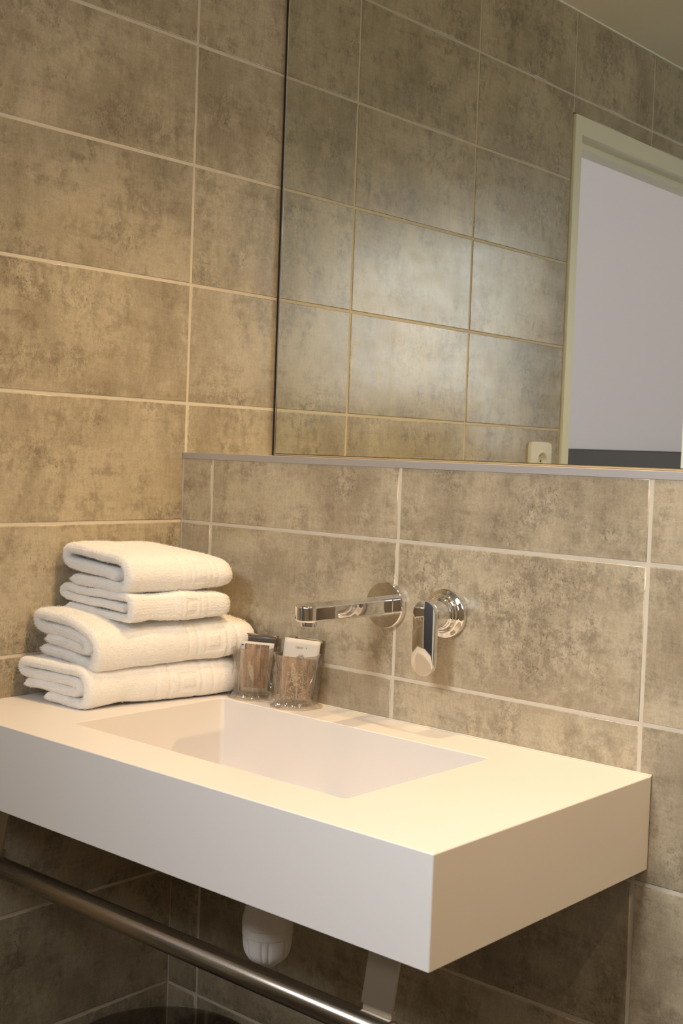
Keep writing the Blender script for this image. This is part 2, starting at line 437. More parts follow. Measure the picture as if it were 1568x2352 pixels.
# bedroom beyond the doorway
BY = -2.17
setp(box('wall_bedroom_far', (-3.6, BY - 0.1, 0), (-0.078, BY, 2.5), LILAC), kind='structure')
setp(box('wall_bedroom_left', (-3.7, BY - 0.1, 0), (-3.6, 1.6, 2.5), LILAC), kind='structure')
setp(box('wall_bedroom_near', (-3.6, 1.5, 0), (-0.078, 1.6, 2.5), LILAC), kind='structure')
setp(box('ceiling_bedroom', (-3.7, BY - 0.1, 2.5), (-0.078, 1.6, 2.6), PLASTER), kind='structure')
setp(box('floor_bedroom', (-3.7, BY - 0.1, -0.1), (-0.078, 1.6, 0.0), FLOORM), kind='structure')
hb = box('headboard', (-1.9, BY + 0.001, 0.0), (-0.16, BY + 0.05, 1.3035), DARKPANEL, bev=0.004)
setp(hb, 'dark brown panel against the pale wall beyond the doorway, seen in the mirror', 'panel')

# ------------------------------------------------------------------ ceiling downlights (warm), beside the niche
def downlight(x, y, power, label, cone=150, blend=0.7):
    r = bpy.data.objects.new('ceiling_light', None); COL.objects.link(r); r.location = (x, y, CEIL)
    setp(r, label, 'light', 'ceiling downlights above the washbasin')
    lathe('trim_ring', [(0.042, 0.0), (0.042, -0.004), (0.036, -0.006), (0.030, -0.004), (0.029, 0.0)], STEEL, r, n=40)
    l = bpy.data.lights.new('lamp', 'SPOT'); l.energy = power; l.color = WARM; l.spot_size = math.radians(cone); l.spot_blend = blend
    l.shadow_soft_size = 0.014
    lo = bpy.data.objects.new('lamp', l); COL.objects.link(lo); lo.parent = r; lo.location = (0, 0, -0.03)
downlight(0.52, -0.14, P_WARM * 0.60, 'ceiling downlight straight above the tap spout', 88, 0.8)
downlight(1.12, -0.14, P_WARM * 0.50, 'ceiling downlight above the right end of the washbasin', 150, 1.0)
downlight(1.75, -0.20, P_WARM * 0.98, 'ceiling downlight furthest to the right of the mirror', 165, 0.8)

# ------------------------------------------------------------------ mirror
mt = bpy.data.objects.new('mirror', None); COL.objects.link(mt); mt.location = (0.009, 0.2136, 1.2506)
setp(mt, 'large frameless wall mirror standing on the ledge above the washbasin', 'mirror')
MX0, MX1, MZ0, MZ1, MY = 0.009, 1.60, 1.2506, 2.16, 0.2136
bm = bmesh.new(); add_box(bm, (MX0, MY, MZ0), (MX1, MY + 0.005, MZ1))
bmesh.ops.recalc_face_normals(bm, faces=bm.faces)
es = [e for e in bm.edges if all(abs(v.co.y - MY) < 1e-5 for v in e.verts)]
bmesh.ops.bevel(bm, geom=es, offset=0.0011, segments=1, affect='EDGES')
o = from_bm('glass', bm, MIRROR); o.parent = mt; o.matrix_parent_inverse = Matrix.Translation((-0.009, -0.2136, -1.2506))
o = box('backing', (MX0 + 0.002, MY + 0.0055, MZ0 + 0.002), (MX1 - 0.002, NICHE, MZ1 - 0.002), DARKEDGE); o.parent = mt; o.matrix_parent_inverse = Matrix.Translation((-0.009, -0.2136, -1.2506))
o = tube('sealant_bead', [(0.010, 0.2125, 1.2488), (MX1, 0.2125, 1.2488)], 0.0014, BROWNCAULK, n=8); o.parent = mt; o.matrix_parent_inverse = Matrix.Translation((-0.009, -0.2136, -1.2506))

o = box('edge_gap_shade', (0.0006, 0.2150, 1.2490), (0.0072, 0.2200, MZ1), HOLE); o.parent = mt; o.matrix_parent_inverse = Matrix.Translation((-0.009, -0.2136, -1.2506))  # black strip standing in for the shade in the gap beside the mirror
o = box('edge_profile', (0.0068, 0.2128, 1.2492), (0.0090, 0.2190, MZ1), CHROME, bev=0.0006); o.parent = mt; o.matrix_parent_inverse = Matrix.Translation((-0.009, -0.2136, -1.2506))

# ------------------------------------------------------------------ washbasin
BX, BD, BT, BB = 0.8915, -0.4490, 0.8700, 0.7515
hx0, hx1, hy0, hy1, hz = 0.2050, 0.7050, -0.3670, -0.0830, 0.7650
bm = bmesh.new()
def rect(x0, x1, y0, y1, z): return [bm.verts.new(p) for p in ((x0,y0,z),(x1,y0,z),(x1,y1,z),(x0,y1,z))]
ot = rect(0.001, BX, BD, -0.0015, BT); ob = rect(0.001, BX, BD, -0.0015, BB)
it = rect(hx0, hx1, hy0, hy1, BT); ib = rect(hx0 + .003, hx1 - .003, hy0 + .002, hy1 - .002, hz)
for i in range(4):
    j = (i + 1) % 4
    bm.faces.new((ot[i], ot[j], it[j], it[i])); bm.faces.new((ot[i], ob[i], ob[j], ot[j])); bm.faces.new((it[i], it[j], ib[j], ib[i]))
bm.faces.new(ob[::-1]); bm.faces.new(ib)
bmesh.ops.recalc_face_normals(bm, faces=bm.faces)
inner_v = [e for e in bm.edges if all((v in it or v in ib) for v in e.verts) and abs(e.verts[0].co.z - e.verts[1].co.z) > .05]
bmesh.ops.bevel(bm, geom=inner_v, offset=0.006, segments=4, profile=0.5, affect='EDGES')
bevel(bm, 0.0018, 3, 30)
basin = from_bm('washbasin', bm, BASIN, smooth=True)
basin.data.set_sharp_from_angle(angle=math.radians(60))
wn = basin.modifiers.new('wn', 'WEIGHTED_NORMAL')
setp(basin, 'long white slab washbasin with a rectangular sunken bowl below the mirror', 'washbasin')
lathe('drain', [(0.0, 0.0), (0.030, 0.0), (0.031, 0.003), (0.026, 0.004), (0.024, 0.0075), (0.0, 0.009)], CHROME, basin, centre=(0.455, -0.224, hz), n=40)
tube('sealant_bead', [(0.004, -0.0012, BT + 0.0002), (BX, -0.0012, BT + 0.0002)], 0.0013, CAULK, basin, n=8)

# ------------------------------------------------------------------ trap below the basin
tr = bpy.data.objects.new('drain_trap', None); COL.objects.link(tr); tr.location = (0.4545, -0.224, 0.562)
setp(tr, 'white plastic bottle trap hanging below the washbasin', 'drain trap')
lathe('tailpiece', [(0.0165, 0.110), (0.0165, 0.188)], PLASTIC, tr, n=40)
lathe('body', [(0.020, 0.145), (0.0275, 0.143), (0.0285, 0.138), (0.0295, 0.105), (0.0305, 0.085), (0.0325, 0.074), (0.0342, 0.068), (0.0348, 0.064), (0.0348, 0.0575), (0.0338, 0.0565)], PLASTIC, tr, n=64)
def rib(r, h, a):
    if h > 0.044 or h < 0.005: return r
    k = ((a + 0.35) * 6 / (2 * math.pi)) % 1.0       # six panels set apart by pairs of flutes
    f = min(1.0, (0.044 - h) / 0.004, (h - 0.005) / 0.012)
    d = sum(math.exp(-((k - c) / 0.055) ** 2) for c in (0.36, 0.64))
    return r - 0.0024 * f * d
cup_prof = [(0.0340, 0.0565), (0.0344, 0.0555), (0.0344, 0.0450), (0.0334, 0.0438)] + \
    [(0.0336 - 0.0040 * t ** 1.6 - 0.0125 * t ** 4.5, 0.0436 - 0.0370 * t) for t in [i / 16 for i in range(17)]] + \
    [(0.0135, 0.0032), (0.0095, 0.0012), (0.0050, 0.0003), (0.0, 0.0)]
lathe('cup', cup_prof, PLASTIC, tr, n=180, mod=rib)
tube('outlet_pipe', [(0, 0.0, 0.115), (0, 0.222, 0.115)], 0.0155, PLASTIC, tr, n=24)

# ------------------------------------------------------------------ towel rail
rl = bpy.data.objects.new('towel_rail', None); COL.objects.link(rl); rl.location = (0.02, -0.405, 0.648)
setp(rl, 'brushed steel towel rail hung under the front of the washbasin', 'towel rail')
def loc2(o, root): o.parent = root; o.matrix_parent_inverse = Matrix.Translation(-root.location)
RY, RZ, RR = -0.405, 0.648, 0.0150
for X0 in (0.0545, 0.7700):
    bm = bmesh.new()
    top = (-0.388, 0.7512); bot = (-0.4035, 0.671)
    v = []
    for (yy, zz) in (top, bot):
        for dx in (0, 0.0415):
            for dy in (0, 0.0035): v.append(bm.verts.new((X0 + dx, yy + dy, zz)))
    for f in ((0,1,3,2),(4,6,7,5),(0,2,6,4),(1,5,7,3),(0,4,5,1),(2,3,7,6)): bm.faces.new([v[i] for i in f])
    br = from_bm('bracket', bm, BRACKET); loc2(br, rl)
    sd = box('saddle', (X0 + 0.001, -0.4015, 0.656), (X0 + 0.0405, -0.3955, 0.6715), BRACKET); 
    sd.parent = br; sd.matrix_parent_inverse = Matrix.Identity(4)
bar = tube('bar', [(0.020, RY, RZ), (0.0215, RY, RZ), (0.8125, RY, RZ), (0.814, RY, RZ)], [RR - 0.0015, RR, RR, RR - 0.0015], STEEL, n=48); loc2(bar, rl)

# ------------------------------------------------------------------ tap spout and lever
def arc(cx, cy, r, a0, a1, n): return [(cx + r * math.cos(math.radians(a0 + (a1-a0)*i/n)), cy + r * math.sin(math.radians(a0 + (a1-a0)*i/n))) for i in range(n + 1)]
sp = bpy.data.objects.new('tap_spout', None); COL.objects.link(sp); sp.location = (0.4600, 0, 1.0370)
setp(sp, 'chrome wall-mounted tap spout with a round wall plate', 'tap')
lathe('wall_plate', [(0.0, -0.0105), (0.0225, -0.0105), (0.0228, -0.0100), (0.0231, -0.0105), (0.0328, -0.0105), (0.0342, -0.0092), (0.0345, -0.0075), (0.0345, -0.0022), (0.0335, -0.0018), (0.0335, 0.002)], CHROME, sp, axis='Y', n=96)
sy = -0.1900; hwid = 0.0170
outl = [(hwid, -0.009)] + [(hwid * math.cos(t) , sy + hwid * 0.95 + -hwid * 0.95 * math.sin(t)) for t in [math.pi * i / 24 for i in range(25)]] + [(-hwid, -0.009)]
prism('spout', outl, -0.0115, 0.0115, CHROME, sp, plane='XY', bev=0.0036, seg=4)
lathe('aerator', [(0.0105, -0.0110), (0.0112, -0.0130), (0.0112, -0.0175), (0.0095, -0.0185), (0.0, -0.0180)], CHROME, sp, n=40, loc=(0, -0.1700, 0))

lv = bpy.data.objects.new('mixer_lever', None); COL.objects.link(lv); lv.location = (0.5680, 0, 1.0370)
setp(lv, 'chrome mixer with a flat upright lever, on the wall right of the spout', 'mixer')
lathe('wall_plate', [(0.0, -0.0100), (0.0245, -0.0165), (0.0255, -0.0160), (0.0262, -0.0130), (0.0285, -0.0108), (0.0325, -0.0098), (0.0342, -0.0085), (0.0345, -0.0070), (0.0345, -0.0022), (0.0335, -0.0018), (0.0335, 0.002)], CHROME, lv, axis='Y', n=96)
lathe('cartridge_body', [(0.0225, -0.0130), (0.0232, -0.0180), (0.0222, -0.0205), (0.0208, -0.0215), (0.0204, -0.0440), (0.0200, -0.0470)], CHROME, lv, axis='Y', n=80)
hw2 = 0.0195
outl = arc(0, 0.0015, hw2, 0, 180, 24) + arc(0, -0.0640, hw2, 180, 360, 24)
prism('lever', outl, -0.0545, -0.0465, CHROME, lv, plane='XZ', bev=0.0008, seg=3, sharp=20)

# ------------------------------------------------------------------ socket on the left wall (seen in the mirror)
so = bpy.data.objects.new('wall_socket', None); COL.objects.link(so); so.location = (0.0, -0.6850, 1.2550)
setp(so, 'white single wall socket beside the door frame, reflected at the bottom of the mirror', 'socket')
so.rotation_euler = (0, 0, math.pi / 2)
bm = bmesh.new()
sq = 0.0445; nseg = 48
outer = []
for k in range(nseg):
    a = 2*math.pi*k/nseg; cx, cz = math.cos(a), math.sin(a); e = 0.16
    q = (abs(cx)**(2/e*1.0) + abs(cz)**(2/e*1.0)) ** (-e/2)
    outer.append((sq*cx*q, sq*cz*q))
def rg(pts, y): return [bm.verts.new((a, y, b)) for a, b in pts]
circ = lambda r, dz=0: [(r*math.cos(2*math.pi*k/nseg), dz + r*math.sin(2*math.pi*k/nseg)) for k in range(nseg)]
rings = [rg(outer, 0.0), rg(outer, -0.007), rg([(a*.96, b*.96) for a, b in outer], -0.010), rg(circ(0.0235), -0.0105), rg(circ(0.0215), -0.013), rg(circ(0.0190), -0.0125), rg(circ(0.0180), -0.001), rg(circ(0.002), -0.0008)]
for a, b in zip(rings, rings[1:]):
    for k in range(nseg): bm.faces.new((a[k], a[(k+1)%nseg], b[(k+1)%nseg], b[k]))
bm.faces.new(rings[-1]); 
pl = from_bm('plate', bm, SOCKETW, so)
for dx, dz in ((-0.0095, 0.0), (0.0095, 0.0)):
    lathe('pin_hole', [(0.0026, -0.0012), (0.0024, -0.0016), (0.0, -0.0016)], HOLE, pl, axis='Y', n=16, centre=(dx, 0, dz))
lathe('earth_pin', [(0.0022, -0.001), (0.0022, -0.009), (0.0012, -0.0105), (0.0, -0.0108)], CHROME, pl, axis='Y', n=16, centre=(0, 0, 0.0105))

# ------------------------------------------------------------------ towels
def smooth_path(pts, n):
    P = np.array(pts, float)
    # Catmull-Rom through the points, resampled evenly
    Q = np.vstack([2*P[0]-P[1], P, 2*P[-1]-P[-2]]); out = []
    for i in range(1, len(Q) - 2):
        for t in np.linspace(0, 1, 24, endpoint=False):
            a, b, c, d = Q[i-1], Q[i], Q[i+1], Q[i+2]
            out.append(0.5*((2*b) + (-a+c)*t + (2*a-5*b+4*c-d)*t*t + (-a+3*b-3*c+d)*t**3))
    out.append(P[-1]); out = np.array(out)
    s = np.r_[0, np.cumsum(np.hypot(*np.diff(out, axis=0).T))]
    u = np.linspace(0, s[-1], n)
    return np.c_[np.interp(u, s, out[:, 0]), np.interp(u, s, out[:, 1])], s[-1]

def fract_noise(shape, cells, seed):
    r = np.random.default_rng(seed); a = np.zeros(shape)
    for c, amp in cells:
        g = r.normal(size=(c[0] + 2, c[1] + 2))
        x = np.linspace(0, c[0], shape[0]); y = np.linspace(0, c[1], shape[1])
        xi = x.astype(int); yi = y.astype(int); fx = (x - xi)[:, None]; fy = (y - yi)[None, :]
        fx = fx*fx*(3-2*fx); fy = fy*fy*(3-2*fy)
        xi = np.minimum(xi, c[0]); yi = np.minimum(yi, c[1])
        a += amp * ((g[xi][:, yi]*(1-fx) + g[xi+1][:, yi]*fx)*(1-fy) + (g[xi][:, yi+1]*(1-fx) + g[xi+1][:, yi+1]*fx)*fy)
    return a

def make_towel(label, FL, FR, BL, BR, z0, width, path, T, H, far, bands, motif, seed, tufts, tuft_len=0.0020, tilt=0.0, sag=None):
    FL, FR, BL, BR = [np.array(p, float) for p in (FL, FR, BL, BR)]
    length = np.linalg.norm(BR - FR)
    pts = [(s * width, h) for s, h in path]
    n = 430
    cl, plen = smooth_path(pts, n)
    tan = np.gradient(cl, axis=0); tan /= np.linalg.norm(tan, axis=1)[:, None]
    nor = np.c_[-tan[:, 1], tan[:, 0]]
    e = np.minimum(np.arange(n), np.arange(n)[::-1]) * plen / n
    half = T / 2 * np.sqrt(np.clip(1 - (1 - np.clip(e / (T / 2), 0, 1)) ** 2, 0.02, 1))
    # slices: dense at the visible folded end
    r = T / 2
    vs_ = np.r_[np.array([0, .02, .07, .15, .27, .42, .6, .8, 1.0]) * r, np.arange(r + 0.0016, length - r, 0.0016), length - r + np.array([0, .25, .5, .7, .85, .95, 1.0]) * r]
    m = len(vs_)
    capf = np.sqrt(np.clip(1 - (1 - np.clip(np.minimum(vs_, length - vs_) / r, 0, 1)) ** 2, 0.03, 1))
    V = np.zeros((m, 2 * n, 3)); U = np.zeros((m, 2 * n)); Hh = np.zeros((m, 2*n))
    wob = fract_noise((m, n), [((4, 6), 0.0010), ((12, 18), 0.0005)], seed)
    for j, v in enumerate(vs_):
        f = v / length
        hh = (half * capf[j])[:, None]
        pa = cl + nor * (hh + wob[j][:, None] * capf[j]); pb = (cl - nor * (hh - wob[j][:, None] * capf[j]))[::-1]
        P = np.vstack([pa, pb]); s = P[:, 0] / width; h = P[:, 1]
        w0 = max(0.0, (f - far[0]) / (1 - far[0]))
        k = 1 - far[1] * w0 ** far[2]
        hc = far[3] * H
        h = hc + (h - hc) * k
        # rounding of the far fold in plan, pulling the right side inward
        w1 = max(0.0, (f - 0.86) / 0.14); s = 0.5 + (s - 0.5) * (1 - 0.16 * w1 ** 2.2)
        lo = FL + (BL - FL) * f; hi = FR + (BR - FR) * f
        xy = lo[None] + (hi - lo)[None] * s[:, None]
        h = np.maximum(h, 0.0006)
        dz = tilt * (1 - s)
        if sag: dz = dz + sag(s, f)
        V[j, :, :2] = xy; V[j, :, 2] = z0 + h + dz
        U[j] = s; Hh[j] = h
    V[:, :, 0] = np.maximum(V[:, :, 0], 0.0022)
    # normals from the grid
    du = np.roll(V, -1, 1) - np.roll(V, 1, 1); dv = np.gradient(V, axis=0)
    Nn = np.cross(du, dv); ln = np.linalg.norm(Nn, axis=2, keepdims=True); Nn /= np.maximum(ln, 1e-12)
    cen = V.mean(axis=1, keepdims=True)
    # the first half (pa) is offset along +nor: fix the sign once
    ref = np.zeros_like(Nn); ref[:, :n, :2] = ((FR - FL) / np.linalg.norm(FR - FL))[None, None] * nor[None, :, 0:1]; ref[:, :n, 2] = nor[None, :, 1]
    ref[:, n:, :2] = -((FR - FL) / np.linalg.norm(FR - FL))[None, None] * nor[None, ::-1, 0:1]; ref[:, n:, 2] = -nor[None, ::-1, 1]
    Nn *= np.sign((Nn * ref).sum()) or 1
    fr = (vs_ / length)[:, None]
    flat = np.zeros((m, 2 * n))
    for a, b in bands: flat = np.maximum(flat, ((fr > a) & (fr < b)) * np.ones((1, 2 * n)))
    a, b, hlo, hhi = motif
    hr = Hh / H; side = U > 0.72
    inside = (fr > a) & (fr < b) & (hr > hlo) & (hr < hhi) & side
    bw = (b - a) * 0.2; hb = (hhi - hlo) * 0.26
    core = (fr > a + bw) & (fr < b - bw) & (hr > hlo + hb) & (hr < hhi - hb)
    flat = np.maximum(flat, (inside & ~core) * 1.0)
    ns = rng.normal(size=(m, 2 * n)) * 0.00022 * np.minimum(1, capf[:, None] + .3)
    row = 0.00018 * np.sin(Hh * 2 * math.pi / 0.0042 + fract_noise((m, 2*n), [((60, 60), 1.2)], seed + 5))
    V += Nn * (np.where(flat > 0, -0.0011, ns + row))[:, :, None]
    verts = V.reshape(-1, 3)
    idx = np.arange(m * 2 * n).reshape(m, 2 * n)
    q = np.stack([idx[:-1], np.roll(idx, -1, 1)[:-1], np.roll(idx, -1, 1)[1:], idx[1:]], -1).reshape(-1, 4)
    c0 = np.stack([idx[0, :n-1], idx[0, 1:n], idx[0, n:][::-1][1:], idx[0, n:][::-1][:-1]], -1)
    c1 = np.stack([idx[-1, :n-1], idx[-1, n:][::-1][:-1], idx[-1, n:][::-1][1:], idx[-1, 1:n]], -1)
    faces = np.vstack([q, c0, c1])
    org = Vector((float(FR[0]), float(FR[1]), z0))
    verts = verts - np.array(org)
    me = bpy.data.meshes.new('towel')
    me.vertices.add(len(verts)); me.vertices.foreach_set('co', verts.ravel().astype(np.float32))
    me.loops.add(faces.size); me.loops.foreach_set('vertex_index', faces.ravel().astype(np.int32))
    me.polygons.add(len(faces)); me.polygons.foreach_set('loop_start', (np.arange(len(faces)) * 4).astype(np.int32))
    me.update(calc_edges=True); me.validate()
    me.polygons.foreach_set('use_smooth', [True] * len(me.polygons))
    me.materials.append(TOWEL)
    bmx = bmesh.new(); bmx.from_mesh(me); bmesh.ops.recalc_face_normals(bmx, faces=bmx.faces); bmx.to_mesh(me); bmx.free()
    t = bpy.data.objects.new('folded_towel', me); COL.objects.link(t); t.location = org
    setp(t, label, 'towel', 'white towels stacked on the left end of the washbasin')
    # loops of pile standing off the surface
    K = tufts
    jj = np.minimum((rng.random(K) ** 1.5 * m).astype(int), m - 1); ii = rng.integers(0, 2 * n, K)
    ok = (flat[jj, ii] == 0); jj, ii = jj[ok], ii[ok]; K = len(jj)
    P0 = V[jj, ii] - np.array(org) + rng.normal(size=(K, 3)) * 0.0005; Nv = Nn[jj, ii] + rng.normal(size=(K, 3)) * 0.55
    near = (jj < 6)[:, None]
    Nv = Nv + near * np.array([[-0.1, -0.9, 0.0]])
    Nv /= np.linalg.norm(Nv, axis=1)[:, None]
    side_ = np.cross(Nv, rng.normal(size=(K, 3))); side_ /= np.linalg.norm(side_, axis=1)[:, None]
    Lq = (tuft_len * rng.uniform(0.5, 1.3, K))[:, None]
    a = P0 - side_ * 0.00022; b = P0 + side_ * 0.00022; c = P0 + Nv * Lq
    tv = np.stack([a, b, c], 1).reshape(-1, 3); tf = np.arange(3 * K).reshape(-1, 3)
    tv[:, 0] = np.maximum(tv[:, 0], 0.0012 - org[0]); tv[:, 2] = np.maximum(tv[:, 2], 0.8703 - org[2])
    mp = bpy.data.meshes.new('pile'); mp.vertices.add(len(tv)); mp.vertices.foreach_set('co', tv.ravel().astype(np.float32))
    mp.loops.add(tf.size); mp.loops.foreach_set('vertex_index', tf.ravel().astype(np.int32))
    mp.polygons.add(K); mp.polygons.foreach_set('loop_start', (np.arange(K) * 3).astype(np.int32)); mp.update(calc_edges=True)
    mp.materials.append(TOWEL)
    po = obj('terry_pile', mp, None, t); po['kind'] = 'stuff'
    return t

path4 = lambda H, T, c0, d0: [(d0, T*.5), (.60, T*.5), (.88, T*.52), (.965, H*.30), (.965, H*.62), (.88, H-T*.62), (.60, H-T*.50), (.10, H-T*.52),
                              (.035, H-T*1.0), (.10, H-T*1.5), (.55, H-T*1.5), (.80, H-T*1.62), (.865, H-T*2.05), (.80, H-T*2.5), (.55, T*1.5), (c0+.12, T*1.5), (c0, T*1.35)]
# bottom bath towel
make_towel('lowest towel of the stack, resting on the white washbasin top', (0.006, -0.322), (0.157, -0.309), (0.020, -0.030), (0.207, -0.030), 0.8705, 0.162,
           path4(0.062, 0.0155, .10, .40), 0.0152, 0.062, (.80, .18, 2.0, .4), [(.40, .425), (.48, .505), (.68, .70), (.75, .77)], (.545, .66, .22, .70), 3, 60000)
# second bath towel
make_towel('thick towel with a big open fold, second from the bottom of the stack', (0.012, -0.300), (0.160, -0.298), (0.030, -0.012), (0.212, -0.012), 0.9300, 0.162,
           [(.12, .0085), (.60, .0085), (.90, .0092), (.972, .020), (.968, .040), (.88, .0525), (.60, .0590), (.10, .0590),
            (.030, .0500), (.10, .0420), (.52, .0425), (.78, .0400), (.845, .0330), (.78, .0275), (.52, .0255), (.28, .0250), (.20, .0240)],
           0.0168, 0.067, (.70, .34, 2.0, .35), [(.53, .55), (.59, .605), (.77, .79), (.83, .85)], (.635, .75, .25, .75), 8, 80000, 0.0030, tilt=0.008,
           sag=lambda s, f: -0.008 * np.clip((s - .55) / .4, 0, 1) * np.clip(1 - abs(f - .1) / .9, 0, 1))
# hand towels
make_towel('thin folded hand towel, second from the top of the stack', (0.008, -0.252), (0.172, -0.247), (0.020, -0.060), (0.204, -0.064), 0.9945, 0.165,
           [(.10, .0068), (.55, .0062), (.93, .0062), (.985, .0115), (.985, .0300), (.93, .0355), (.60, .0335), (.30, .0335), (.09, .0370),
            (.025, .0300), (.09, .0235), (.35, .0205), (.70, .0210), (.93, .0205)],
           0.0125, 0.042, (.72, .40, 2.2, .40), [(.40, .42), (.47, .49), (.65, .67), (.72, .735)], (.51, .62, .2, .75), 14, 50000, 0.0016, tilt=0.004)
make_towel('top towel of the stack, with a thick rolled fold', (0.014, -0.252), (0.165, -0.247), (0.022, -0.050), (0.205, -0.060), 1.0360, 0.160,
           [(.13, .0085), (.55, .0078), (.88, .0082), (.968, .020), (.955, .036), (.86, .0480), (.55, .0535), (.10, .0550),
            (.028, .0440), (.10, .0330), (.40, .0300), (.66, .0280), (.84, .0235)],
           0.0170, 0.0625, (.50, .34, 2.1, .32), [(.47, .495), (.55, .57), (.74, .76), (.80, .82)], (.595, .71, .22, .72), 21, 55000, 0.0018, tilt=0.004)

# ------------------------------------------------------------------ tumblers, film and sachets
CUPS = [((0.2310, -0.0420), 'clear tumbler in crinkled film beside the towels, holding a dark sachet', 31),
        ((0.3210, -0.0400), 'clear tumbler in film with an ornamental print, in front of the tap spout', 47)]
def film_mesh(seed, rb, rtp, H, cy):
    """crinkled film bag: upright sharp pleats, flared foot resting on the deck."""
    r = np.random.default_rng(seed); n = 46; bm = bmesh.new(); rings = []
    ph = r.uniform(0, 6.28, 6)
    zs = [0.0004, 0.0010, 0.003, 0.010, 0.024, 0.040, 0.056, 0.070, 0.080, H]
    for zi, z in enumerate(zs):
        t = z / H; ring = []
        for k in range(n):
            a = 2*math.pi*k/n
            base = rb + (rtp - rb) * t
            flare = 0.011 * math.exp(-z / 0.0022) + 0.003 * math.exp(-z/0.012)
            pleat = 0.0016 * math.sin(7*a + ph[0] + 3*t) + 0.0013 * math.sin(11*a + ph[1] - 5*t) + 0.0009 * math.sin(17*a + ph[2])
            rr = base + 0.002 + flare + pleat * (0.35 if z < .002 else 1) + r.normal() * 0.0006
            x, y = rr * math.cos(a), rr * math.sin(a)
            y = min(y, -cy - 0.0025); 
            ring.append(bm.verts.new((x, y, z + (r.normal() * 0.0012 if 0.004 < z < H else 0) + (0.003*math.sin(3*a+ph[3]) + r.normal()*.001 if zi == len(zs)-1 else 0))))
        rings.append(ring)
    for i, (a, b) in enumerate(zip(rings, rings[1:])):
        for k in range(n):
            k2 = (k+1) % n
            if (k + i) % 2: bm.faces.new((a[k], a[k2], b[k2])); bm.faces.new((a[k], b[k2], b[k]))
            else: bm.faces.new((a[k], a[k2], b[k])); bm.faces.new((a[k2], b[k2], b[k]))
    return bm
